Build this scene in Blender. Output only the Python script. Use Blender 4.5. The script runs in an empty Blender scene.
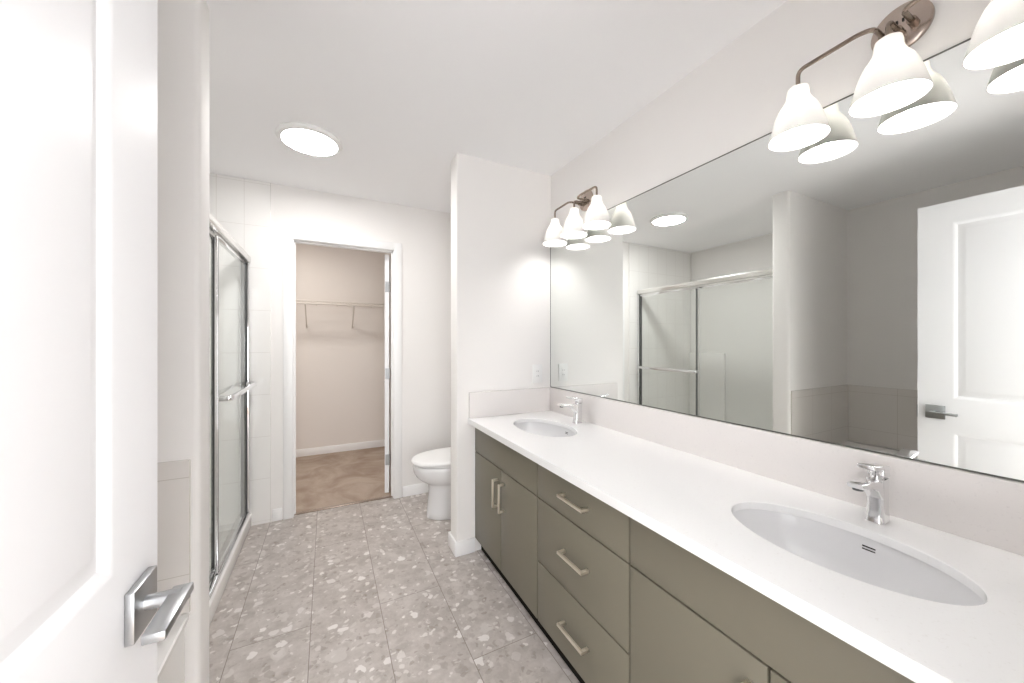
import bpy, bmesh, math, random
from mathutils import Vector, Matrix
random.seed(7)
C = bpy.context.scene.collection
sc = bpy.context.scene
PI = math.pi

# ---------------------------------------------------------------- camera
H = 2.44
CAMX, CAMY, CAMZ = 0.0, 0.0, 1.2962
cam_d = bpy.data.cameras.new('camera')
cam = bpy.data.objects.new('camera', cam_d)
C.objects.link(cam)
cam.location = (CAMX, CAMY, CAMZ)
cam.rotation_euler = (PI/2, 0, -0.4712)
cam_d.sensor_width = 36.0
cam_d.lens = 362.71/1024*36
cam_d.shift_y = 0.00038
cam_d.clip_start = 0.01
sc.camera = cam
# ---------------------------------------------------------------- world (daylight of the room behind the doorway)
w = bpy.data.worlds.new('daylight'); sc.world = w; w.use_nodes = True
bg = w.node_tree.nodes['Background']
bg.inputs[0].default_value = (0.985, 0.99, 1.0, 1); bg.inputs[1].default_value = 4.4
sc.view_settings.view_transform = 'Standard'
sc.view_settings.look = 'None'
sc.view_settings.gamma = 1
sc.view_settings.use_curve_mapping = False
sc.view_settings.exposure = 0.54
BULB, CEIL, CLOSET = 50.0, 57.0, 72.0
sc.cycles.use_denoising = True
sc.cycles.max_bounces = 14
sc.cycles.diffuse_bounces = 8
sc.cycles.glossy_bounces = 6
sc.cycles.transparent_max_bounces = 16
sc.cycles.sample_clamp_indirect = 8
sc.cycles.caustics_reflective = False
sc.cycles.caustics_refractive = False

# ---------------------------------------------------------------- materials
def lin(c):
    c = c/255
    return c/12.92 if c <= .04045 else ((c+.055)/1.055)**2.4
def rgb(r, g, b): return (lin(r), lin(g), lin(b), 1)
def mat(name, col, rough=.5, metal=0, spec=.5, coat=0, emit=None, es=0):
    m = bpy.data.materials.new(name); m.use_nodes = True
    b = m.node_tree.nodes['Principled BSDF']
    b.inputs['Base Color'].default_value = col
    b.inputs['Roughness'].default_value = rough
    b.inputs['Metallic'].default_value = metal
    b.inputs['Specular IOR Level'].default_value = spec
    b.inputs['Coat Weight'].default_value = coat
    if emit:
        b.inputs['Emission Color'].default_value = emit
        b.inputs['Emission Strength'].default_value = es
    return m
class NT:
    def __init__(s, m): s.t = m.node_tree; s.n = s.t.nodes; s.b = s.n['Principled BSDF']
    def new(s, ty, ins=(), **kw):
        n = s.n.new(ty)
        for k, v in kw.items(): setattr(n, k, v)
        for k, v in dict(ins).items():
            if isinstance(v, bpy.types.NodeSocket): s.t.links.new(v, n.inputs[k])
            else: n.inputs[k].default_value = v
        return n
    def link(s, a, b): s.t.links.new(a, b)
    def math(s, op, a, b=0.0, c=0.0):
        n = s.n.new('ShaderNodeMath'); n.operation = op
        for i, v in enumerate((a, b, c)):
            if isinstance(v, bpy.types.NodeSocket): s.t.links.new(v, n.inputs[i])
            else: n.inputs[i].default_value = v
        return n.outputs[0]
    def mix(s, f, a, b):
        n = s.n.new('ShaderNodeMix'); n.data_type = 'RGBA'
        for i, v in ((0, f), (6, a), (7, b)):
            if isinstance(v, bpy.types.NodeSocket): s.t.links.new(v, n.inputs[i])
            else: n.inputs[i].default_value = v
        return n.outputs[2]
    def bump(s, h, strength, dist):
        n = s.new('ShaderNodeBump', {'Height': h, 'Strength': strength, 'Distance': dist})
        s.link(n.outputs[0], s.b.inputs['Normal'])

def plaster(name, col, scale=220, st=.06):
    m = mat(name, col, .75, spec=.25); t = NT(m)
    co = t.new('ShaderNodeTexCoord').outputs['Object']
    nz = t.new('ShaderNodeTexNoise', {'Vector': co, 'Scale': scale, 'Detail': 3})
    t.bump(nz.outputs['Fac'], st, .002)
    return m
M = {}
M['wall'] = plaster('wall_paint', rgb(241, 239, 237))
M['ceiling'] = plaster('ceiling_paint', rgb(248, 248, 249), 140, .15)
M['closet_wall'] = plaster('closet_paint', rgb(236, 230, 225))
M['trim'] = mat('trim_paint', rgb(246, 246, 246), .3)
M['door'] = mat('door_paint', rgb(244, 244, 246), .42)
M['porcelain'] = mat('porcelain', rgb(232, 232, 233), .16, coat=.1)
M['basin'] = mat('basin_glaze', rgb(224, 224, 225), .18)
M['acrylic'] = mat('white_acrylic', rgb(243, 242, 240), .15)
M['chrome'] = mat('chrome', (.82, .82, .83, 1), .07, 1)
M['bright'] = mat('bright_aluminium', (.80, .79, .77, 1), .26, 1)
M['satin'] = mat('satin_chrome', (.47, .48, .49, 1), .3, 1)
M['nickel'] = mat('brushed_nickel', rgb(242, 235, 222), .3, 1)
M['bronze'] = mat('brushed_bronze', rgb(188, 174, 164), .22, 1)
M['arm'] = mat('dark_brushed_bronze', rgb(150, 137, 126), .2, 1)
M['dark'] = mat('dark_gap', rgb(30, 28, 25), .8)
M['rubber'] = mat('black_seal', rgb(74, 76, 76), .5)
M['shade'] = mat('white_enamel', rgb(240, 241, 242), .3)
# shades: white opal glass that lets part of the light through
m = mat('opal_shade', rgb(242, 242, 241), .25); t = NT(m)
tl_ = t.new('ShaderNodeBsdfTranslucent', {'Color': rgb(240, 238, 234)})
mx_ = t.new('ShaderNodeMixShader', {0: .13}); t.link(t.b.outputs[0], mx_.inputs[1]); t.link(tl_.outputs[0], mx_.inputs[2])
t.link(mx_.outputs[0], t.n['Material Output'].inputs['Surface'])
M['shade'] = m
M['bulb'] = mat('bulb_glow', rgb(255, 250, 244), .4, emit=(1, .985, .975, 1), es=BULB)
M['diffuser'] = mat('ceiling_light_glow', rgb(255, 250, 244), .4, emit=(1, .985, .975, 1), es=CEIL)
M['closet_glow'] = mat('closet_light_glow', rgb(255, 250, 244), .4, emit=(1, .96, .91, 1), es=CLOSET)
M['mirror'] = mat('mirror_silver', (.90, .925, .905, 1), 0.0, 1)
M['plastic'] = mat('white_plastic', rgb(243, 243, 242), .35)
M['wire'] = mat('white_wire', rgb(226, 220, 213), .4)
M['carcass'] = mat('carcass', rgb(26, 24, 21), .9, spec=.1)  # near black: shade in the front gaps and toe recess put into the colour

# sage green painted fronts
m = mat('sage_green_front', rgb(115, 110, 96), .42); t = NT(m)
co = t.new('ShaderNodeTexCoord').outputs['Object']
nz = t.new('ShaderNodeTexNoise', {'Vector': co, 'Scale': 300, 'Detail': 2})
t.bump(nz.outputs['Fac'], .03, .001)
M['sage'] = m
# quartz
m = mat('white_quartz', rgb(244, 243, 242), .2); t = NT(m)
co = t.new('ShaderNodeTexCoord').outputs['Object']
nz = t.new('ShaderNodeTexNoise', {'Vector': co, 'Scale': 160, 'Detail': 4})
r = t.new('ShaderNodeMapRange', {'Value': nz.outputs['Fac'], 'From Min': .62, 'From Max': .75})
t.link(t.mix(r.outputs[0], rgb(238, 238, 238), rgb(231, 230, 229)), t.b.inputs['Base Color'])
M['quartz'] = m
# splash quartz, warmer and darkened: shade of the upright face put into its colour
m = mat('shaded_splash_quartz', rgb(236, 231, 227), .25); t = NT(m)
co = t.new('ShaderNodeTexCoord').outputs['Object']
nz = t.new('ShaderNodeTexNoise', {'Vector': co, 'Scale': 160, 'Detail': 4})
r = t.new('ShaderNodeMapRange', {'Value': nz.outputs['Fac'], 'From Min': .62, 'From Max': .75})
t.link(t.mix(r.outputs[0], rgb(227, 223, 221), rgb(218, 214, 212)), t.b.inputs['Base Color'])
M['splash'] = m

def terrazzo():
    m = mat('terrazzo_tile', rgb(180, 172, 165), .38); t = NT(m)
    co = t.new('ShaderNodeTexCoord').outputs['Object']
    sx = t.new('ShaderNodeSeparateXYZ', {0: co})
    x, y = sx.outputs[0], sx.outputs[1]
    # tiles .2985 wide (x) by .597 long (y)
    u = t.math('DIVIDE', t.math('ADD', x, .365 + .2985*20), .2985)
    col = t.math('FLOOR', u)
    fu = t.math('FRACT', u)
    off = t.math('MULTIPLY', t.math('MODULO', t.math('ADD', col, 1.0), 2.0), .58)
    v = t.math('ADD', t.math('DIVIDE', t.math('ADD', y, -1.39 + 1.2*20), 1.2), off)
    fv = t.math('FRACT', v); row = t.math('FLOOR', v)
    du = t.math('MULTIPLY', t.math('MINIMUM', fu, t.math('SUBTRACT', 1.0, fu)), .2985)
    dv = t.math('MULTIPLY', t.math('MINIMUM', fv, t.math('SUBTRACT', 1.0, fv)), 1.2)
    d = t.math('MINIMUM', du, dv)
    grout = t.new('ShaderNodeMapRange', {'Value': d, 'From Min': .0009, 'From Max': .0019, 'To Min': 1, 'To Max': 0}).outputs[0]
    rnd = t.new('ShaderNodeTexWhiteNoise', {'Vector': t.new('ShaderNodeCombineXYZ', {0: col, 1: row}).outputs[0]})
    # shift pattern per tile so chips stop at the joints
    sh = t.new('ShaderNodeVectorMath', {0: rnd.outputs['Color'], 1: (3, 3, 3)}, operation='MULTIPLY').outputs[0]
    base = t.new('ShaderNodeVectorMath', {0: co, 1: sh}, operation='ADD').outputs[0]
    dn = t.new('ShaderNodeTexNoise', {'Vector': base, 'Scale': 22, 'Detail': 3})
    dd = t.new('ShaderNodeVectorMath', {0: dn.outputs['Color'], 1: (.5, .5, .5)}, operation='SUBTRACT').outputs[0]
    ds = t.new('ShaderNodeVectorMath', {0: dd, 1: (.055, .055, .0)}, operation='MULTIPLY').outputs[0]
    p = t.new('ShaderNodeVectorMath', {0: base, 1: ds}, operation='ADD').outputs[0]
    n1 = t.new('ShaderNodeTexNoise', {'Vector': base, 'Scale': 11, 'Detail': 6, 'Roughness': .7})
    nf = t.new('ShaderNodeMapRange', {'Value': n1.outputs['Fac'], 'From Min': .3, 'From Max': .7}).outputs[0]
    c = t.mix(nf, rgb(166, 158, 152), rgb(200, 193, 188))
    def chips(scale, keep, size, cola, colb, prev, amt, seed, edge=.05):
        pp = t.new('ShaderNodeVectorMath', {0: p, 1: (seed, seed*1.7, 0)}, operation='ADD').outputs[0]
        vo = t.new('ShaderNodeTexVoronoi', {'Vector': pp, 'Scale': scale, 'Randomness': 1}, voronoi_dimensions='2D')
        vs = t.new('ShaderNodeSeparateColor', {0: vo.outputs['Color']})
        on = t.math('LESS_THAN', vs.outputs[0], keep)
        rad = t.math('MULTIPLY_ADD', t.math('POWER', vs.outputs[1], 1.6), size*.8, size*.2)
        inn = t.new('ShaderNodeMapRange', {'Value': t.math('SUBTRACT', rad, vo.outputs['Distance']), 'From Min': 0, 'From Max': edge}).outputs[0]
        f = t.math('MULTIPLY', t.math('MULTIPLY', on, inn), t.math('MULTIPLY_ADD', vs.outputs[2], amt*.5, amt*.5))
        return t.mix(f, prev, t.mix(vs.outputs[2], cola, colb))
    c = chips(60, .55, .45, rgb(140, 130, 122), rgb(204, 198, 193), c, .55, 11.3, .12)
    c = chips(13, .45, .55, rgb(150, 141, 134), rgb(168, 160, 154), c, .6, 7.7, .12)
    c = chips(22, .30, .52, rgb(130, 119, 110), rgb(150, 139, 130), c, .5, 3.1, .08)
    c = chips(12, .32, .50, rgb(192, 185, 180), rgb(212, 207, 202), c, .62, 5.9, .10)
    c = chips(20, .34, .50, rgb(208, 202, 198), rgb(236, 232, 229), c, .85, 1.9, .08)
    c = chips(36, .22, .52, rgb(206, 200, 196), rgb(236, 232, 228), c, .8, 8.3, .1)
    c = chips(42, .16, .52, rgb(116, 104, 96), rgb(140, 128, 118), c, .55, 4.4, .12)
    c = t.mix(grout, c, rgb(132, 122, 114))
    t.link(c, t.b.inputs['Base Color'])
    t.bump(t.math('MULTIPLY', grout, -1.0), .4, .001)
    return m
M['terrazzo'] = terrazzo()

# carpet
m = mat('carpet_pile', rgb(186, 160, 138), .95, spec=.1); t = NT(m)
co = t.new('ShaderNodeTexCoord').outputs['Object']
n1 = t.new('ShaderNodeTexNoise', {'Vector': co, 'Scale': 3.2, 'Detail': 5, 'Roughness': .6, 'Distortion': .8})
n2 = t.new('ShaderNodeTexNoise', {'Vector': co, 'Scale': 260, 'Detail': 3})
rr = t.new('ShaderNodeMapRange', {'Value': n1.outputs['Fac'], 'From Min': .35, 'From Max': .65})
c1 = t.mix(rr.outputs[0], rgb(170, 152, 137), rgb(204, 190, 177))
t.link(t.mix(t.math('MULTIPLY', n2.outputs['Fac'], .5), c1, rgb(152, 134, 119)), t.b.inputs['Base Color'])
t.bump(n2.outputs['Fac'], .6, .006)
M['carpet'] = m

def wall_tile(name, col, gcol, axis, tw, th, z0=0.0, h0=0.0):
    m = mat(name, col, .08, coat=.2); t = NT(m)
    co = t.new('ShaderNodeTexCoord').outputs['Object']
    s = t.new('ShaderNodeSeparateXYZ', {0: co})
    a = s.outputs[axis]; z = s.outputs[2]
    def dist(v, off, size):
        f = t.math('FRACT', t.math('DIVIDE', t.math('ADD', v, 20*size - off), size))
        return t.math('MULTIPLY', t.math('MINIMUM', f, t.math('SUBTRACT', 1.0, f)), size)
    d = t.math('MINIMUM', dist(a, h0, tw), dist(z, z0, th))
    g = t.new('ShaderNodeMapRange', {'Value': d, 'From Min': .0007, 'From Max': .0016, 'To Min': 1, 'To Max': 0}).outputs[0]
    t.link(t.mix(g, col, gcol), t.b.inputs['Base Color'])
    t.bump(t.math('MULTIPLY', g, -1.0), .3, .001)
    return m
M['tile_shower'] = wall_tile('white_shower_tile', rgb(243, 242, 240), rgb(222, 219, 215), 0, .155, .30, .02, -.3625)
M['tile_alcove_y'] = wall_tile('alcove_tile_across', rgb(230, 226, 222), rgb(205, 199, 192), 0, .305, .305, .925-.055, -.386)
M['tile_alcove_x'] = wall_tile('alcove_tile_along', rgb(230, 226, 222), rgb(205, 199, 192), 1, .305, .305, .925-.055, 1.479)

# clear glass with a faint green cast
m = bpy.data.materials.new('clear_glass'); m.use_nodes = True
nt = m.node_tree; nt.nodes.clear()
o = nt.nodes.new('ShaderNodeOutputMaterial'); mx = nt.nodes.new('ShaderNodeMixShader')
tr = nt.nodes.new('ShaderNodeBsdfTransparent'); gl = nt.nodes.new('ShaderNodeBsdfGlossy'); fr = nt.nodes.new('ShaderNodeFresnel')
tr.inputs[0].default_value = (.968, .976, .970, 1); gl.inputs['Roughness'].default_value = .01
gl.inputs[0].default_value = (.95, .97, .96, 1); fr.inputs[0].default_value = 1.4
ge = nt.nodes.new('ShaderNodeNewGeometry'); m1 = nt.nodes.new('ShaderNodeMath'); m1.operation = 'SUBTRACT'; m1.inputs[0].default_value = 1
m2 = nt.nodes.new('ShaderNodeMath'); m2.operation = 'MULTIPLY'
nt.links.new(ge.outputs['Backfacing'], m1.inputs[1]); nt.links.new(m1.outputs[0], m2.inputs[0]); nt.links.new(fr.outputs[0], m2.inputs[1])
nt.links.new(m2.outputs[0], mx.inputs[0]); nt.links.new(tr.outputs[0], mx.inputs[1]); nt.links.new(gl.outputs[0], mx.inputs[2])
nt.links.new(mx.outputs[0], o.inputs[0])
M['glass'] = m
M['glass_edge'] = mat('green_glass_edge', rgb(120, 160, 150), .1)

# ---------------------------------------------------------------- mesh helpers
def box(bm, x0, x1, y0, y1, z0, z1, bev=0, seg=2, mx=None):
    vs = [bm.verts.new(p) for p in ((x0,y0,z0),(x1,y0,z0),(x1,y1,z0),(x0,y1,z0),(x0,y0,z1),(x1,y0,z1),(x1,y1,z1),(x0,y1,z1))]
    fs = [bm.faces.new([vs[i] for i in f]) for f in ((3,2,1,0),(4,5,6,7),(0,1,5,4),(1,2,6,5),(2,3,7,6),(3,0,4,7))]
    out = vs
    if bev:
        es = list({e for f in fs for e in f.edges})
        r = bmesh.ops.bevel(bm, geom=es, offset=bev, segments=seg, affect='EDGES', profile=.5)
        out = list({v for v in r['verts']} | {v for v in vs if v.is_valid})
    if mx is not None:
        for v in out: v.co = mx @ v.co
    return out
def loft(bm, loops, cap0=True, cap1=True, closed=True):
    rings = [[bm.verts.new(p) for p in l] for l in loops]
    n = len(rings[0])
    for a, b in zip(rings, rings[1:]):
        for i in range(n if closed else n-1):
            j = (i+1) % n
            bm.faces.new((a[i], a[j], b[j], b[i]))
    if cap0: bm.faces.new(rings[0][::-1])
    if cap1: bm.faces.new(rings[-1])
    return rings
def lathe(bm, prof, cx, cy, cz=0, n=40, axis='z', cap0=False, cap1=False):
    loops = []
    for r, h in prof:
        l = []
        for i in range(n):
            a = 2*PI*i/n
            if axis == 'z': l.append((cx+r*math.cos(a), cy+r*math.sin(a), cz+h))
            elif axis == 'x': l.append((cx+h, cy+r*math.cos(a), cz+r*math.sin(a)))
            else: l.append((cx+r*math.cos(a), cy+h, cz-r*math.sin(a)))
        loops.append(l)
    return loft(bm, loops, cap0, cap1)
def bend(pts, r, n=6):
    """round the inner corners of a polyline"""
    pts = [Vector(p) for p in pts]; out = [pts[0]]
    for i in range(1, len(pts)-1):
        a, b, c = pts[i-1], pts[i], pts[i+1]
        da = (a-b); dc = (c-b); rr = min(r, da.length*.49, dc.length*.49)
        p0 = b + da.normalized()*rr; p2 = b + dc.normalized()*rr
        for k in range(n+1):
            s = k/n
            out.append(p0*(1-s)**2 + b*2*s*(1-s) + p2*s*s)
    out.append(pts[-1]); return out
def tube(bm, pts, r, n=12, square=False, up=None):
    pts = [Vector(p) for p in pts]
    loops = []; nrm = None
    for i, p in enumerate(pts):
        d = (pts[min(i+1, len(pts)-1)] - pts[max(i-1, 0)]).normalized()
        if nrm is None:
            ref = Vector(up) if up else (Vector((0,0,1)) if abs(d.z) < .9 else Vector((1,0,0)))
            nrm = (ref - d*ref.dot(d)).normalized()
        else:
            nrm = (nrm - d*nrm.dot(d)).normalized()
        bi = d.cross(nrm)
        rx, ry = r if isinstance(r, tuple) else (r, r)
        if square:
            l = [p + nrm*sx*rx + bi*sy*ry for sx, sy in ((1,-1),(1,1),(-1,1),(-1,-1))]
        else:
            l = [p + nrm*rx*math.cos(2*PI*k/n) + bi*ry*math.sin(2*PI*k/n) for k in range(n)]
        loops.append(l)
    loft(bm, loops)
def obj(name, bm, m, parent=None, smooth=40, loc=None, mats=None):
    bmesh.ops.recalc_face_normals(bm, faces=bm.faces)
    me = bpy.data.meshes.new(name); bm.to_mesh(me); bm.free()
    for mm in ([m] if mats is None else mats): me.materials.append(mm)
    o = bpy.data.objects.new(name, me); C.objects.link(o)
    if smooth:
        for p in me.polygons: p.use_smooth = True
        me.set_sharp_from_angle(angle=math.radians(smooth))
    if parent is not None: o.parent = parent
    if loc: o.location = loc
    return o
def thing(name, label, cat, loc=(0,0,0), group=None, rz=0):
    o = bpy.data.objects.new(name, None); C.objects.link(o)
    o.empty_display_size = .05
    o.location = loc; o.rotation_euler = (0,0,rz)
    tag(o, label, cat, group); return o
def tag(o, label, cat, group=None, kind=None):
    o['label'] = label; o['category'] = cat
    if group: o['group'] = group
    if kind: o['kind'] = kind
    return o
def struct(name, bm, m, label=None, cat=None, **k):
    o = obj(name, bm, m, smooth=k.get('smooth', 40)); o['kind'] = 'structure'
    if label: o['label'] = label; o['category'] = cat
    return o
def B(*a, **k):
    bm = bmesh.new(); box(bm, *a, **k); return bm
def dup(root, loc, label, group=None):
    r = root.copy(); C.objects.link(r); r.location = loc; r['label'] = label
    for ch in list(root.children):
        c = ch.copy(); C.objects.link(c); c.parent = r
        for g in ch.children:
            d = g.copy(); C.objects.link(d); d.parent = c
    return r

# ---------------------------------------------------------------- the room
WX = 1.374           # mirror wall
YE = 2.107           # end wall behind the far sink
YB = 3.119           # back wall with the closet doorway
XL = -1.44
bm = bmesh.new(); box(bm, XL-.1, WX+.1, -.12, 3.165, -.08, 0)
struct('floor', bm, M['terrazzo'], 'terrazzo look floor tiles of the bathroom', 'floor', smooth=0)
bm = bmesh.new(); box(bm, -1.1, WX+.1, 3.165, 4.85, -.08, .006)
struct('floor_closet', bm, M['carpet'], 'brown carpet on the closet floor', 'carpet', smooth=0)
bm = bmesh.new(); box(bm, -2.0, 2.2, -1.2, -.12, -.08, 0)
struct('floor_hall', bm, M['carpet'], 'carpet of the room behind the entry doorway', 'carpet', smooth=0)
bm = bmesh.new(); box(bm, XL-.1, WX+.1, -.12, 4.85, H, H+.08)
struct('ceiling', bm, M['ceiling'], 'flat white ceiling', 'ceiling', smooth=0)
struct('wall_right', B(WX, WX+.1, -.12, 4.85, 0, H), M['wall'], 'long wall carrying the mirror', 'wall', smooth=0)
bm = bmesh.new()
vs = box(bm, .698, WX, YE, YE+.125, 0, H)
es = [e for e in bm.edges if all(abs(v.co.x-.698) < 1e-4 for v in e.verts) and abs(e.verts[0].co.z-e.verts[1].co.z) > 1]
bmesh.ops.bevel(bm, geom=es, offset=.008, segments=3, affect='EDGES', profile=.5)
struct('wall_partition', bm, M['wall'], 'short white wall between the vanity and the toilet', 'wall')
# back wall with closet opening
OX0, OX1, OZ = -.236, .503, 2.066
bm = bmesh.new()
box(bm, XL, OX0, YB, YB+.1, 0, H); box(bm, OX1, WX, YB, YB+.1, 0, H); box(bm, OX0, OX1, YB, YB+.1, OZ, H)
struct('wall_back', bm, M['wall'], 'back wall around the closet doorway', 'wall', smooth=0)
struct('wall_left', B(XL-.1, XL, -.12, YB+.1, 0, H), M['wall'], 'outer wall behind tub and shower', 'wall', smooth=0)
struct('wall_alcove', B(XL, -1.295, .02, 1.487, 0, H), M['wall'], 'wall along the back of the bathtub', 'wall', smooth=0)
bm = bmesh.new()
box(bm, XL, -.3625, 1.487, 1.607, 0, H)
es = [e for e in bm.edges if all(abs(v.co.x+.3625) < 1e-4 for v in e.verts) and abs(e.verts[0].co.z-e.verts[1].co.z) > 1]
bmesh.ops.bevel(bm, geom=es, offset=.018, segments=4, affect='EDGES', profile=.5)
struct('wall_stub', bm, M['wall'], 'white wall end between bathtub and shower', 'wall')
# entry wall with doorway
EX0, EX1 = -.321, .490
bm = bmesh.new()
box(bm, XL, EX0, -.12, .02, 0, H); box(bm, EX1, WX, -.12, .02, 0, H); box(bm, EX0, EX1, -.12, .02, 2.085, H)
struct('wall_entry', bm, M['wall'], 'wall around the entry doorway', 'wall', smooth=0)
struct('wall_hall_light_block', B(.58, .68, -1.8, -.12, 0, H), M['wall'], 'unseen wall added behind the entry doorway to hold back light', 'wall', smooth=0)  # unseen, added to keep doorway light off the open entry door
def casing(name, x0, x1, z1, ya, yb, wdt, jt, side, label):
    """door lining and casing; side: -1 casing on the lower-y face, +1 on the upper-y face, 0 both"""
    bm = bmesh.new()
    box(bm, x0, x0+jt, ya, yb, 0, z1-jt, .001); box(bm, x1-jt, x1, ya, yb, 0, z1-jt, .001); box(bm, x0, x1, ya, yb, z1-jt, z1, .001)
    ys = []
    if side <= 0: ys.append((ya-.014, ya))
    if side >= 0: ys.append((yb, yb+.014))
    for a, b in ys:
        i0, i1, iz = x0+jt-.004, x1-jt+.004, z1-jt+.004
        box(bm, i0-wdt, i0, a, b, 0, iz+wdt, .0025); box(bm, i1, i1+wdt, a, b, 0, iz+wdt, .0025); box(bm, i0, i1, a, b, iz, iz+wdt, .0025)
    # door stop
    ym = (ya+yb)/2
    box(bm, x0+jt, x0+jt+.009, ym-.017, ym+.017, 0, z1-jt); box(bm, x1-jt-.009, x1-jt, ym-.017, ym+.017, 0, z1-jt); box(bm, x0+jt, x1-jt, ym-.017, ym+.017, z1-jt-.009, z1-jt)
    return struct(name, bm, M['trim'], label, 'door casing')
casing('trim_1', OX0, OX1, OZ, YB, YB+.1, .062, .016, 0, 'white casing around the closet doorway')
casing('trim_2', EX0, EX1, 2.085, -.12, .02, .062, .018, -1, 'white casing around the entry doorway')
# closet room
struct('wall_closet_back', B(-1.1, WX, 4.72, 4.85, 0, H), M['closet_wall'], 'back wall of the closet', 'wall', smooth=0)
struct('wall_closet_left', B(-1.1, -1.0, YB+.1, 4.72, 0, H), M['closet_wall'], 'side wall of the closet', 'wall', smooth=0)
def baseboard(name, segs, label):
    bm = bmesh.new()
    for s in segs: box(bm, *s, 0, .088, .003)
    return struct(name, bm, M['trim'], label, 'baseboard')
baseboard('baseboard_closet', [(-1.0, WX, 4.708, 4.72)], 'white baseboard along the closet back wall')
baseboard('baseboard_back', [(.562, WX, YB-.012, YB)], 'white baseboard beside the closet doorway behind the toilet')
baseboard('baseboard_left', [(-.352, -.292, YB-.012, YB)], 'short white baseboard between shower tile and closet casing')
baseboard('baseboard_partition', [(.686, .812, YE-.012, YE), (.686, .698, YE, YE+.137), (.698, WX, YE+.125, YE+.137)], 'white baseboard wrapping the end of the short wall')
# closet threshold strip
struct('trim_3', B(OX0+.016, OX1-.016, 3.150, 3.180, 0, .009, bev=.002), M['bronze'], 'thin metal strip between tile and carpet', 'threshold')
# shower wall tile and alcove tile
bm = bmesh.new(); box(bm, XL+.022, -.3625, YB-.008, YB, 0, H-.001)
struct('wall_tile_shower', bm, M['tile_shower'], 'white tiles on the shower end of the back wall', 'wall tile', smooth=0)
bm = bmesh.new(); box(bm, -1.285, -.386, 1.479, 1.487, .445, .925)
struct('wall_tile_stub', bm, M['tile_alcove_y'], 'beige tile band above the tub on the wall end', 'wall tile', smooth=0)
bm = bmesh.new(); box(bm, -1.295, -1.287, .02, 1.479, .445, .925)
struct('wall_tile_alcove', bm, M['tile_alcove_x'], 'beige tile band along the back of the tub', 'wall tile', smooth=0)
# shower liner panels (back and near side) with moulded ledge
bm = bmesh.new()
box(bm, XL, XL+.022, 1.609, YB-.008, .05, H-.35, .003)
box(bm, XL+.022, XL+.055, 2.645, YB-.010, .05, 1.165, .012, 3)
box(bm, XL+.022, -.56, 1.607, 1.613, .05, H-.35, .002)
struct('wall_liner_shower', bm, M['acrylic'], 'white shower wall panel with a raised block', 'shower wall')

# ---------------------------------------------------------------- entry door (in front, swung open)
ang = math.radians(1.3)
EDGE = Vector((-.2465, .789))
DW, DT, DH = .765, .035, 2.052
def door_leaf(bm, w, h, t, panels, z0=.012):
    """leaf in local coords: x 0..w along the leaf from the hinge, y -t..0 with the face y=0 panelled (both faces)"""
    xs = sorted({0, w, *[p for q in panels for p in (q[0], q[1])]})
    zs = sorted({z0, h, *[p for q in panels for p in (q[2], q[3])]})
    for ysign, y in ((1, 0.0), (-1, -t)):
        for i in range(len(xs)-1):
            for j in range(len(zs)-1):
                a, b, c, d = xs[i], xs[i+1], zs[j], zs[j+1]
                hit = [q for q in panels if q[0] <= a+1e-6 and q[1] >= b-1e-6 and q[2] <= c+1e-6 and q[3] >= d-1e-6]
                if not hit:
                    bm.faces.new([bm.verts.new(p) for p in ((a,y,c),(b,y,c),(b,y,d),(a,y,d))])
                else:
                    loops = []
                    for ins, dep in ((0,0),(.005,.001),(.018,.009),(.022,.009),(.045,.002),(.048,.0015)):
                        a2, b2, c2, d2 = a+ins, b-ins, c+ins, d-ins
                        yy = y - ysign*dep
                        loops.append([(a2,yy,c2),(b2,yy,c2),(b2,yy,d2),(a2,yy,d2)])
                    loft(bm, loops, cap0=False, cap1=True)
    for f in (((0,0,z0),(w,0,z0),(w,-t,z0),(0,-t,z0)), ((0,0,h),(w,0,h),(w,-t,h),(0,-t,h)), ((0,0,z0),(0,0,h),(0,-t,h),(0,-t,z0)), ((w,0,z0),(w,0,h),(w,-t,h),(w,-t,z0))):
        bm.faces.new([bm.verts.new(p) for p in f])
    bmesh.ops.remove_doubles(bm, verts=bm.verts, dist=1e-5)
def lever_handle(parent, x, z, y, ydir, toward):
    """square rose with a flat lever; toward: +1/-1 along local x"""
    bm = bmesh.new()
    box(bm, x-.036, x+.036, min(y, y+ydir*.011), max(y, y+ydir*.011), z-.036, z+.036, .0015)
    h = obj('door_handle', bm, M['satin'], parent); h['label'] = 'satin chrome lever handle on square rose'
    bm = bmesh.new()
    lathe(bm, [(.0105, 0), (.0105, ydir*.040)], x, y+ydir*.011, z, 24, 'y', True, True)
    y0, y1 = y+ydir*.037, y+ydir*.062
    loops = []
    for px, pz, k in ((x-toward*.013, z+.003, 0), (x+toward*.086, z-.003, .002)):
        loops.append([(px, y0-ydir*k, pz-.0065), (px, y1-ydir*k, pz-.0065), (px, y1-ydir*k, pz+.0065), (px, y0-ydir*k, pz+.0065)])
    r = loft(bm, loops)
    es = list({e for q in r for v in q for e in v.link_edges})
    bmesh.ops.bevel(bm, geom=es, offset=.002, segments=2, affect='EDGES', profile=.5)
    obj('lever', bm, M['satin'], h)
    return h
hinge = EDGE - DW*Vector((math.sin(ang), math.cos(ang)))
bm = bmesh.new()
door_leaf(bm, DW, DH, DT, [(.127, DW-.127, .20, .813), (.127, DW-.127, .988, 1.940)])
d1 = obj('door_1', bm, M['door'], smooth=30)
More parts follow.
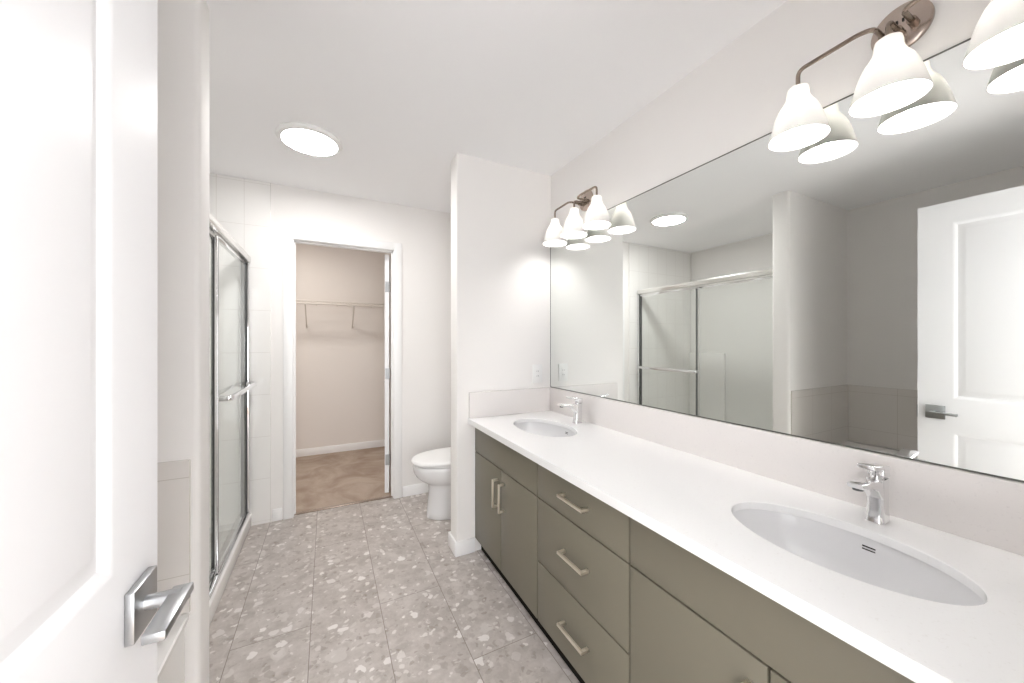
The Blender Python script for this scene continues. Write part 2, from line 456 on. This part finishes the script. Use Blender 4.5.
# local x -> (sin, cos) direction; local y=0 face looks to +x side of the room
d1.matrix_world = Matrix(((math.sin(ang), math.cos(ang), 0, hinge.x), (math.cos(ang), -math.sin(ang), 0, hinge.y), (0,0,1,0), (0,0,0,1)))
tag(d1, 'white two panel entry door swung open beside the bathtub', 'door', kind='structure')
lever_handle(d1, DW-.068, .912, 0.0, 1, -1)
lever_handle(d1, DW-.068, .912, -DT, -1, -1)
obj('latch', B(DW, DW+.004, -.029, -.006, .87, .94, bev=.0008), M['satin'], d1)
for z in (.25, 1.03, 1.80):
    bm = bmesh.new(); lathe(bm, [(.006, -.05), (.006, .05)], -.003, -DT-.003, z, 12, 'z', True, True); box(bm, -.0015, 0, -DT, -.004, z-.05, z+.05)
    obj('hinge', bm, M['satin'], d1)

# ---------------------------------------------------------------- closet door seen edge-on
bm = bmesh.new(); DW2 = .66
door_leaf(bm, DW2, 2.04, .035, [(.115, DW2-.115, .20, .80), (.115, DW2-.115, .975, 1.93)])
d2 = obj('door_2', bm, M['door'], smooth=30)
a2 = math.radians(14)
d2.matrix_world = Matrix(((math.sin(a2), math.cos(a2), 0, .470-.035*math.cos(a2)+.035*math.cos(a2)), (math.cos(a2), -math.sin(a2), 0, 3.233), (0,0,1,0), (0,0,0,1)))
tag(d2, 'white closet door swung inward showing its hinge edge', 'door', kind='structure')
for z in (.292, 1.025, 1.765):
    bm = bmesh.new(); lathe(bm, [(.006, -.045), (.006, .045)], -.004, .004, z, 12, 'z', True, True); box(bm, -.0015, 0, -.030, .004, z-.045, z+.045)
    obj('hinge', bm, M['satin'], d2)
lever_handle(d2, DW2-.064, .906, 0.0, 1, -1)
lever_handle(d2, DW2-.064, .906, -.035, -1, -1)

# ---------------------------------------------------------------- vanity
XC, ZC, CT = .768, .828, .031       # counter front, top height, thickness
XF = .815                           # cabinet front plane
VY0, VY1 = .022, YE-.001
def ell(cx, cy, a, b, z, n, ph=0):
    return [(cx+a*math.cos(2*PI*i/n+ph), cy+b*math.sin(2*PI*i/n+ph), z) for i in range(n)]
def plate_hole(bm, x0, x1, y0, y1, z0, z1, cx, cy, a, b, n=96, sides='xXyY'):
    angs = [2*PI*i/n for i in range(n)]
    for px, py in ((x0,y0),(x1,y0),(x1,y1),(x0,y1)):
        angs.append(math.atan2(py-cy, px-cx) % (2*PI))
    angs = sorted(set(angs))
    inner, outer = [], []
    for t in angs:
        c, s = math.cos(t), math.sin(t)
        k = 1/math.hypot(c/a, s/b)
        inner.append((cx+k*c, cy+k*s))
        tx = ((x1-cx)/c if c > 0 else (x0-cx)/c) if abs(c) > 1e-9 else 1e9
        ty = ((y1-cy)/s if s > 0 else (y0-cy)/s) if abs(s) > 1e-9 else 1e9
        k = min(tx, ty); outer.append((cx+k*c, cy+k*s))
    P = lambda l, z: [bm.verts.new((p[0], p[1], z)) for p in l]
    ot, it, it2, ib, ob = P(outer, z1), P([(cx+(p[0]-cx)*1.012, cy+(p[1]-cy)*1.008) for p in inner], z1), P(inner, z1-.0018), P(inner, z0), P(outer, z0)
    N = len(angs)
    for i in range(N):
        j = (i+1) % N
        bm.faces.new((ot[i], ot[j], it[j], it[i])); bm.faces.new((it[i], it[j], it2[j], it2[i])); bm.faces.new((it2[i], it2[j], ib[j], ib[i])); bm.faces.new((ib[i], ib[j], ob[j], ob[i]))
        ma = ((outer[i][0]+outer[j][0])/2, (outer[i][1]+outer[j][1])/2)
        side = 'x' if abs(ma[0]-x0) < 1e-6 else 'X' if abs(ma[0]-x1) < 1e-6 else 'y' if abs(ma[1]-y0) < 1e-6 else 'Y'
        if side in sides: bm.faces.new((ob[i], ob[j], ot[j], ot[i]))
SINKS = ((1.06, .418), (1.065, 1.705))
SA, SB, SB2 = .141, .223, .235
ST = .021
bm = bmesh.new()
plate_hole(bm, XC, WX-.001, VY0, 1.06, ZC-ST, ZC, *SINKS[0], SA, SB, sides='xXy')
plate_hole(bm, XC, WX-.001, 1.06, VY1, ZC-ST, ZC, *SINKS[1], SA, SB2, sides='xXY')
bmesh.ops.remove_doubles(bm, verts=bm.verts, dist=1e-5)
box(bm, XC, XC+.045, VY0, VY1, ZC-CT, ZC-ST+.0003)
o = obj('countertop', bm, M['quartz'], smooth=30)
tag(o, 'long white quartz countertop over the sage green vanity', 'countertop')
o = obj('backsplash', B(1.354, WX-.001, VY0, VY1, ZC+.0005, .985, bev=.0012), M['splash'])
tag(o, 'long low quartz backsplash below the mirror', 'backsplash')
o = obj('side_splash', B(XC+.006, 1.353, YE-.019, YE-.001, ZC+.0005, .985, bev=.0012), M['splash'])
tag(o, 'short quartz splash on the end wall under the outlet', 'backsplash')

def pull(parent, y, z, vertical, L=.150):
    bm = bmesh.new(); x1 = XF; xo = XF-.034
    hw = .0055
    if vertical:
        box(bm, xo, xo+.010, y-hw, y+hw, z-L/2, z+L/2, .001)
        for s in (-1, 1):
            zz = z+s*(L/2-.006); box(bm, xo+.009, x1, y-hw, y+hw, zz-.006, zz+.006, .0008)
    else:
        box(bm, xo, xo+.010, y-L/2, y+L/2, z-hw, z+hw, .001)
        for s in (-1, 1):
            yy = y+s*(L/2-.006); box(bm, xo+.009, x1, yy-.006, yy+.006, z-hw, z+hw, .0008)
    return obj('handle', bm, M['nickel'], parent)
ZT, ZB = .789, .085
def carcass(root, y0, y1):
    bm = bmesh.new(); x0, x1 = XF+.0205, WX-.004
    box(bm, x0, x1, y0, y0+.016, ZB, .795); box(bm, x0, x1, y1-.016, y1, ZB, .795)
    box(bm, x0, x1, y0+.016, y1-.016, ZB, ZB+.016); box(bm, x1-.012, x1, y0+.016, y1-.016, ZB+.016, .805)
    box(bm, x0, x0+.02, y0+.016, y1-.016, .755, .795)
    obj('carcass', bm, M['carcass'], root, smooth=0)
    obj('toe_kick', B(XF+.042, XF+.058, y0, y1, 0, ZB), M['carcass'], root, smooth=0)
def front(name, root, y0, y1, z0, z1):
    g = .003
    return obj(name, B(XF, XF+.019, y0+g, y1-g, z0+g, z1-g, bev=.0008), M['sage'], root)
ZM, ZD = .622, .347
# far sink unit
c1 = thing('vanity_cabinet', 'sage green sink cabinet with two bar pulls beside the end wall', 'cabinet', group='vanity cabinets')
carcass(c1, 1.357, VY1-.001)
front('false_front', c1, 1.357, VY1-.001, ZM, ZT)
for (a, b, hy) in ((1.729, VY1-.001, 1.768), (1.357, 1.729, 1.691)):
    d = front('door', c1, a, b, ZB, ZM); pull(d, hy, .489, True)
# drawer unit
c2 = thing('vanity_cabinet', 'sage green cabinet with three drawers in the middle of the vanity', 'cabinet', group='vanity cabinets')
carcass(c2, .817, 1.356)
for (z0, z1, hz) in ((ZM, ZT, .709), (ZD, ZM, .492), (ZB, ZD, .217)):
    d = front('drawer', c2, .817, 1.356, z0, z1); pull(d, 1.083, hz, False)
# near sink unit
c3 = thing('vanity_cabinet', 'sage green sink cabinet below the nearer oval sink', 'cabinet', group='vanity cabinets')
carcass(c3, .040, .816)
front('false_front', c3, .040, .816, ZM, ZT)
for (a, b, hy) in ((.428, .816, .466), (.040, .428, .390)):
    d = front('door', c3, a, b, ZB, ZM); pull(d, hy, .489, True)

# ---------------------------------------------------------------- sinks
def make_sink(cx, cy, label, sb):
    root = thing('undermount_sink', label, 'sink', (cx, cy, ZC-ST-.001), group='oval undermount sinks')
    bm = bmesh.new(); n = 64
    a, b = SA+.009, sb+.009
    prof = [(1.10, 0), (1.0, 0), (.985, -.006), (.95, -.035), (.89, -.075), (.78, -.108), (.6, -.127), (.35, -.136), (.12, -.139)]
    inner = [ell(0, 0, a*k, b*k, z, n) for k, z in prof[1:]]
    loft(bm, [ell(0, 0, a+.022, b+.022, -.012, n), ell(0, 0, a+.022, b+.022, 0, n)] + inner, cap0=False, cap1=True)
    out = [(1.0, -.012), (.985, -.045), (.93, -.085), (.82, -.12), (.62, -.142), (.15, -.152)]
    loft(bm, [ell(0, 0, a+.022, b+.022, -.012, n)] + [ell(0, 0, (a+.012)*k, (b+.012)*k, z, n) for k, z in out], cap0=False, cap1=True)
    bmesh.ops.remove_doubles(bm, verts=bm.verts, dist=1e-5)
    obj('basin', bm, M['basin'], root, smooth=60)
    bm = bmesh.new()
    lathe(bm, [(.012, -.1372), (.030, -.1362), (.032, -.1375), (.032, -.139)], 0, 0, 0, 32, 'z', True, False)
    obj('drain', bm, M['chrome'], root)
    bm = bmesh.new()
    # overflow: two dark slots in the wall of the bowl under the tap
    for dz in (-.0035, .0035):
        zc = -.026+dz
        xx = a*(.957+.010*(zc+.026)/.03)
        box(bm, xx-.0015, xx+.004, -.0125-.016, .0125-.016, zc-.0013, zc+.0013)
    ov = obj('overflow_slot', bm, M['dark'], root)
    ov['label'] = 'dark double slot overflow'
    return root
s_near = make_sink(*SINKS[0], 'nearer white oval sink set under the countertop', SB)
s_far = make_sink(*SINKS[1], 'farther white oval sink by the end wall', SB2)

# ---------------------------------------------------------------- taps
def make_faucet(x, y, label):
    """single lever tap, spout reaching to local -x"""
    root = thing('faucet', label, 'faucet', (x, y, ZC), group='chrome basin taps')
    def rr(x0, x1, hw, z, r, zs=None, n=5):
        pts = []
        for cx, cy, a0 in ((x1-r, hw-r, 0), (x0+r, hw-r, PI/2), (x0+r, -hw+r, PI), (x1-r, -hw+r, 1.5*PI)):
            for k in range(n+1):
                t = a0 + k/n*PI/2
                px = cx+r*math.cos(t)
                pz = z if zs is None else z + zs*(px-x1)
                pts.append((px, cy+r*math.sin(t), pz))
        return pts
    bm = bmesh.new()
    loft(bm, [rr(-.027, .024, .0205, .0005, .012), rr(-.026, .024, .020, .006, .012), rr(-.022, .024, .018, .030, .012), rr(-.022, .024, .018, .075, .012), rr(-.025, .025, .0185, .100, .012), rr(-.026, .025, .0185, .112, .012)])
    obj('body', bm, M['chrome'], root, smooth=50)
    # spout: sections along -x
    bm = bmesh.new(); loops = []
    for px, zt, zb, hw in ((.0, .106, .040, .0165), (-.024, .109, .066, .0175), (-.043, .112, .086, .018), (-.068, .116, .097, .0175), (-.10, .1175, .101, .017), (-.122, .119, .104, .0165), (-.129, .1185, .107, .0155)):
        l = []
        r = min(.006, (zt-zb)*.45)
        for cy, cz, a0 in ((hw-r, zt-r, 0), (-hw+r, zt-r, PI/2), (-hw+r, zb+r, PI), (hw-r, zb+r, 1.5*PI)):
            for k in range(4):
                t = a0+k/3*PI/2; l.append((px, cy+r*math.cos(t), cz+r*math.sin(t)))
        loops.append(l)
    loft(bm, loops)
    sp = obj('spout', bm, M['chrome'], root, smooth=50)
    bm = bmesh.new(); lathe(bm, [(.0105, 0), (.0105, -.006), (.008, -.007)], -.112, 0, .1055, 20, 'z', True, True)
    obj('aerator', bm, M['rubber'], sp)
    # neck of the cartridge and lever
    bm = bmesh.new(); lathe(bm, [(.014, .108), (.014, .124), (.0165, .127), (.0165, .136)], -.002, 0, 0, 24, 'z', True, True)
    obj('cartridge', bm, M['chrome'], root)
    bm = bmesh.new()
    mx = Matrix.Translation((.024, 0, .135)) @ Matrix.Rotation(math.radians(8), 4, 'Y')
    box(bm, -.094, .004, -.0175, .0175, -.004, .007, .003, 3, mx)
    box(bm, -.034, .004, -.0178, .0178, -.022, .002, .004, 3, mx)
    obj('lever', bm, M['chrome'], root, smooth=50)
    return root
f_near = make_faucet(1.290, .414, 'chrome lever tap behind the nearer sink')
f_far = dup(f_near, (1.292, 1.700, ZC), 'chrome lever tap behind the farther sink')

# ---------------------------------------------------------------- mirror
mr = thing('wall_mirror', 'wide frameless mirror above the backsplash', 'mirror')
obj('glass', B(1.369, WX-.0005, VY0+.004, YE-.005, .990, 2.018), M['mirror'], mr, smooth=0)
bm = bmesh.new()
box(bm, 1.3675, WX-.0005, VY0+.004, YE-.002, .986, .9898); box(bm, 1.3675, WX-.0005, VY0+.004, YE-.002, 2.0182, 2.0215)
box(bm, 1.3675, WX-.0005, YE-.005, YE-.002, .9898, 2.0182)
e = obj('edge_strip', bm, mat('mirror_edge', rgb(112, 114, 108), .4, .6), mr, smooth=0); e['label'] = 'thin grey mirror edge'

# ---------------------------------------------------------------- sconces
def make_sconce(y, label):
    """three-shade vanity light; local origin on the wall at the backplate centre"""
    z = 2.135
    root = thing('vanity_light', label, 'wall light', (WX, y, z), group='three-shade vanity lights')
    bm = bmesh.new()
    lathe(bm, [(.001, -.013), (.054, -.013), (.060, -.009), (.060, -.0005)], 0, 0, 0, 48, 'x', True, True)
    bp = obj('backplate', bm, M['bronze'], root, smooth=35)
    bm = bmesh.new()
    for yy in (-.006, .006): box(bm, -.0155, -.0125, yy-.002, yy+.002, .012, .020)
    obj('screw', bm, M['dark'], bp)
    SX = -.094                       # shade axis from the wall
    for k, sy in enumerate((.198, -.002, -.200)):
        zt = -.062                   # top of shade
        bm = bmesh.new()
        if k == 1:
            pts = bend([(-.010, sy, -.018), (SX, sy, -.018), (SX, sy, zt-.006)], .018)
        else:
            s0 = .026 if sy > 0 else -.028
            zz = -.016 if sy > 0 else -.012
            pts = bend([(-.010, s0, zz), (SX, s0, zz), (SX, s0+(.03 if sy > 0 else -.03), zz+.008), (SX, sy, zz+.004), (SX, sy, zt-.006)], .02)
        tube(bm, pts, .0058, 10)
        lathe(bm, [(.0095, -.013), (.0095, -.040)], 0, pts[0].y, pts[0].z, 20, 'x', True, True)
        obj('arm', bm, M['arm'], root, smooth=50)
        # bell shade: outer then inner wall
        prof = [(.004, 0), (.020, -.001), (.0255, -.005), (.0275, -.014), (.0285, -.028), (.031, -.038), (.037, -.049), (.0465, -.063), (.056, -.085), (.063, -.108), (.069, -.132), (.0735, -.150), (.0755, -.157)]
        inn = [(r-.0022, h) for r, h in reversed(prof[3:])]
        bm = bmesh.new()
        lathe(bm, prof + [(.0735, -.1572)] + inn[1:] + [(.004, -.012)], SX, sy, zt, 48, 'z', True, True)
        sh = obj('lamp_shade', bm, M['shade'], root, smooth=40)
        bm = bmesh.new()
        bp_ = [(.012, -.020), (.013, -.048), (.018, -.062), (.028, -.083), (.030, -.100), (.026, -.116), (.015, -.126), (.004, -.129)]
        lathe(bm, bp_, SX, sy, zt, 24, 'z', True, True)
        b = obj('bulb', bm, M['bulb'], sh, smooth=60); b['label'] = 'glowing white bulb'
    return root
v1 = make_sconce(.392, 'three-shade vanity light over the nearer sink')
v2 = dup(v1, (WX, 1.718, 2.135), 'three-shade vanity light over the farther sink')

# ---------------------------------------------------------------- ceiling light
def ceiling_light(x, y, label, glow, r=.165):
    root = thing('ceiling_light', label, 'ceiling light', (x, y, H))
    bm = bmesh.new()
    lathe(bm, [(r-.004, -.0005), (r, -.006), (r, -.014), (r-.006, -.022), (r-.018, -.026), (r-.026, -.025), (r-.028, -.018)], 0, 0, 0, 64, 'z', True, False)
    obj('trim_ring', bm, M['plastic'], root)
    bm = bmesh.new()
    lathe(bm, [(.001, -.0245), (r*.5, -.0240), (r-.0285, -.0215), (r-.0285, -.019)], 0, 0, 0, 64, 'z', True, False)
    d = obj('diffuser', bm, glow, root, smooth=60); d['label'] = 'glowing round diffuser'
    return root
ceiling_light(-.085, 2.338, 'round flat ceiling light in front of the closet doorway', M['diffuser'])
ceiling_light(-.35, 3.85, 'round ceiling light inside the closet', M['closet_glow'], .12)

# ---------------------------------------------------------------- outlet
ol = thing('wall_outlet', 'white duplex outlet on the end wall above the short splash', 'outlet', (1.264, YE, 1.082))
obj('cover_plate', B(-.038, .038, -.006, -.0003, -.062, .062, bev=.0025), M['plastic'], ol)
bm = bmesh.new()
box(bm, -.017, .017, -.008, -.005, -.034, .034, .0012)
rc = obj('receptacle', bm, M['plastic'], ol)
for dz in (-.019, .013):
    for dx in (-.006, .006): obj('slot', B(dx-.001, dx+.001, -.0084, -.0079, dz, dz+.008), M['dark'], rc)

# ---------------------------------------------------------------- toilet
ty = 2.672
tl = thing('toilet', 'white toilet half hidden behind the short wall', 'toilet', (0, ty, 0))
def egg(xf, xb, hw, z, n=48, p=2.3):
    """egg-shaped ring: pointed front at xf, broad back at xb"""
    pts = []
    xm = xf + (xb-xf)*.52
    for i in range(n):
        t = 2*PI*i/n
        c, s = math.cos(t), math.sin(t)
        if c < 0: x = xm - (xm-xf)*abs(c)**(2/2.1)
        else: x = xm + (xb-xm)*abs(c)**(2/3.2)
        e = 2/2.1 if c < 0 else 2/3.0
        pts.append((x, math.copysign(abs(s)**e, s)*hw, z))
    return pts
bm = bmesh.new()
loft(bm, [egg(.662, 1.20, .124, 0), egg(.655, 1.20, .127, .004), egg(.657, 1.19, .124, .05), egg(.664, 1.18, .118, .12), egg(.671, 1.17, .115, .20), egg(.668, 1.16, .120, .240), egg(.650, 1.15, .138, .258), egg(.615, 1.14, .162, .280), egg(.580, 1.13, .180, .312), egg(.562, 1.13, .187, .345), egg(.556, 1.13, .188, .380), egg(.558, 1.13, .187, .396), egg(.564, 1.13, .183, .400), egg(.60, 1.10, .14, .400), egg(.62, 1.08, .125, .36), egg(.70, 1.02, .08, .26)])
box(bm, 1.06, 1.345, -.17, .17, .25, .395, .02, 3)
obj('bowl', bm, M['porcelain'], tl, smooth=60)
bm = bmesh.new()
loft(bm, [egg(.572, 1.12, .172, .4005), egg(.570, 1.12, .174, .404), egg(.570, 1.12, .174, .414), egg(.574, 1.12, .170, .416)])
obj('seat', bm, M['plastic'], tl, smooth=60)
bm = bmesh.new()
loft(bm, [egg(.556, 1.13, .185, .4165), egg(.546, 1.13, .191, .421), egg(.547, 1.13, .191, .434), egg(.556, 1.13, .184, .442), egg(.62, 1.10, .13, .447)])
obj('lid', bm, M['plastic'], tl, smooth=60)
bm = bmesh.new(); box(bm, 1.145, 1.350, -.20, .20, .396, .735, .025, 4)
obj('tank', bm, M['porcelain'], tl, smooth=60)
bm = bmesh.new(); box(bm, 1.135, 1.356, -.21, .21, .736, .770, .010, 3)
obj('tank_lid', bm, M['porcelain'], tl, smooth=60)
bm = bmesh.new(); lathe(bm, [(.010, 0), (.010, -.02)], 1.145, -.15, .68, 16, 'x', True, True); box(bm, 1.118, 1.128, -.155, -.08, .673, .687, .003)
obj('flush_lever', bm, M['chrome'], tl)

# ---------------------------------------------------------------- bathtub
bt = thing('bathtub', 'white bathtub behind the open entry door', 'bathtub', (0, 0, 0))
bm = bmesh.new()
tx0, tx1, ty0, ty1, tz = -1.286, -.386, .021, 1.478, .444
n = 96; cx, cy = (tx0+tx1)/2, (ty0+ty1)/2
def rectpt(t):
    c, s = math.cos(t), math.sin(t); hx, hy = (tx1-tx0)/2, (ty1-ty0)/2
    k = min(hx/abs(c) if abs(c) > 1e-9 else 1e9, hy/abs(s) if abs(s) > 1e-9 else 1e9)
    return cx+k*c, cy+k*s
angs = sorted(set([2*PI*i/n for i in range(n)] + [math.atan2(sy*(ty1-cy), sx*(tx1-cx)) % (2*PI) for sx in (-1,1) for sy in (-1,1)]))
def se(a, b, z, p=3.0):
    l = []
    for t in angs:
        c, s = math.cos(t), math.sin(t)
        k = (abs(c/a)**p + abs(s/b)**p)**(-1/p); l.append((cx+k*c, cy+k*s, z))
    return l
R_ = lambda z, d=0: [(x-math.copysign(d, x-cx) if abs(abs(x-cx)-(tx1-tx0)/2) < 1e-6 else x, y, z) for x, y in map(rectpt, angs)]
loft(bm, [R_(0, .012), R_(tz-.022, .012), R_(tz-.020, .001), R_(tz-.004), R_(tz, .004), se(.385, .655, tz), se(.372, .642, tz-.012), se(.35, .62, tz-.12), se(.32, .58, tz-.28), se(.28, .54, tz-.345), se(.15, .40, tz-.365)], cap0=True, cap1=True)
obj('tub_shell', bm, M['acrylic'], bt, smooth=45)
bm = bmesh.new(); lathe(bm, [(.036, 0), (.036, -.008), (.030, -.011)], cx, cy+.62, .33, 28, 'y', True, True)
obj('overflow_plate', bm, M['chrome'], bt)

# ---------------------------------------------------------------- shower
bm = bmesh.new()
# tray: floor pan with a raised curb on the room side
box(bm, XL+.024, -.552, 1.615, YB-.010, 0.0005, .045, .006)
box(bm, -.552, -.474, 1.609, YB-.010, 0.0005, .098, .010, 3)
o = obj('shower_tray', bm, M['acrylic']); tag(o, 'white shower tray with a raised curb along the floor', 'shower tray')
fr_ = thing('shower_enclosure', 'chrome framed sliding glass shower enclosure beside the white wall end', 'shower enclosure', (-.514, 2.36, .098))
def fobj(name, *a, mtl='chrome', **k):
    bm = bmesh.new(); box(bm, *a, **k)
    for v in bm.verts: v.co -= Vector((-.514, 2.36, .098))
    return obj(name, bm, M[mtl], fr_)
fobj('header', -.548, -.478, 1.614, YB-.012, 1.850, 1.895, bev=.006, mtl='bright')
fobj('jamb', -.540, -.486, YB-.034, YB-.010, .110, 1.845, bev=.003)
fobj('jamb', -.540, -.486, 1.609, 1.634, .110, 1.845, bev=.003)
fobj('bottom_track', -.542, -.484, 1.612, YB-.012, .0985, .110, bev=.003)
fobj('seal', -.532, -.494, YB-.040, YB-.0345, .110, 1.843, mtl='rubber')
def shower_door(x, y0, y1, bar):
    W = (y1-y0)/2; z0, z1 = .0, 1.728
    def b(*a, **k):
        bm = bmesh.new(); box(bm, *a, **k); return bm
    root = obj('sliding_door', b(-.003, .003, -W+.004, W-.004, z0+.006, z1-.02), M['glass'], fr_, smooth=0)
    root.location = (x+.514, (y0+y1)/2-2.36, .014)
    root['label'] = 'clear glass door with a chrome towel bar' if bar else 'clear glass door without a bar'
    for sy in (-1, 1):
        a_, b_ = sorted((sy*W, sy*(W-.008)))
        obj('stile', b(-.007, .007, a_, b_, z0+.003, z1, bev=.0015), M['chrome'], root)
        a_, b_ = sorted((sy*(W-.0082), sy*(W-.0115)))
        obj('seal', b(-.0072, .0072, a_, b_, z0+.003, z1), M['rubber'], root)
    obj('bottom_rail', b(-.007, .007, -W+.012, W-.012, z0+.003, z0+.014, bev=.0015), M['chrome'], root)
    obj('top_rail', b(-.007, .007, -W+.012, W-.012, z1-.018, z1, bev=.0015), M['chrome'], root)
    if not bar: return
    bm = bmesh.new()
    zb = .893
    pts = bend([(.007, -W+.006, zb), (.058, -W+.006, zb), (.058, W-.030, zb), (.007, W-.030, zb)], .012, 4)
    tube(bm, pts, (.013, .009), 4, square=True, up=(0,0,1))
    bmesh.ops.bevel(bm, geom=[e for e in bm.edges], offset=.0015, segments=1, affect='EDGES')
    obj('towel_bar', bm, M['chrome'], root, smooth=50)
shower_door(-.503, 2.330, 3.085, True)
shower_door(-.528, 1.634, 2.385, False)

# ---------------------------------------------------------------- closet wire shelf
ws = thing('wire_shelf', 'white wire shelf on the closet back wall', 'shelf', (0, 4.72, 1.735))
bm = bmesh.new()
sx0, sx1 = -.995, 1.37
for y in (-.30, -.01): tube(bm, [(sx0, y, 0), (sx1, y, 0)], .0055, 6)
for y in (-.2, -.1): tube(bm, [(sx0, y, -.004), (sx1, y, -.004)], .003, 6)
x = sx0+.01
while x < sx1-.005:
    tube(bm, [(x, -.008, .003), (x, -.30, .003), (x, -.302, -.028)], .0018, 4); x += .028
tube(bm, [(sx0, -.302, -.030), (sx1, -.302, -.030)], .0055, 6)
obj('wire_deck', bm, M['wire'], ws, smooth=50)
for bx in (-.207, .268):
    bm = bmesh.new()
    tube(bm, [(bx, -.302, -.030), (bx, -.006, -.262)], (.011, .006), 4, square=True)
    box(bm, bx-.010, bx+.010, -.008, -.0005, -.285, -.240, .002)
    obj('brace', bm, M['wire'], ws)
for bx in (-.55, -.10, .10, .45):
    bm = bmesh.new(); box(bm, bx-.006, bx+.006, -.309, -.296, -.050, -.026, .002)
    obj('clip', bm, M['wire'], ws)
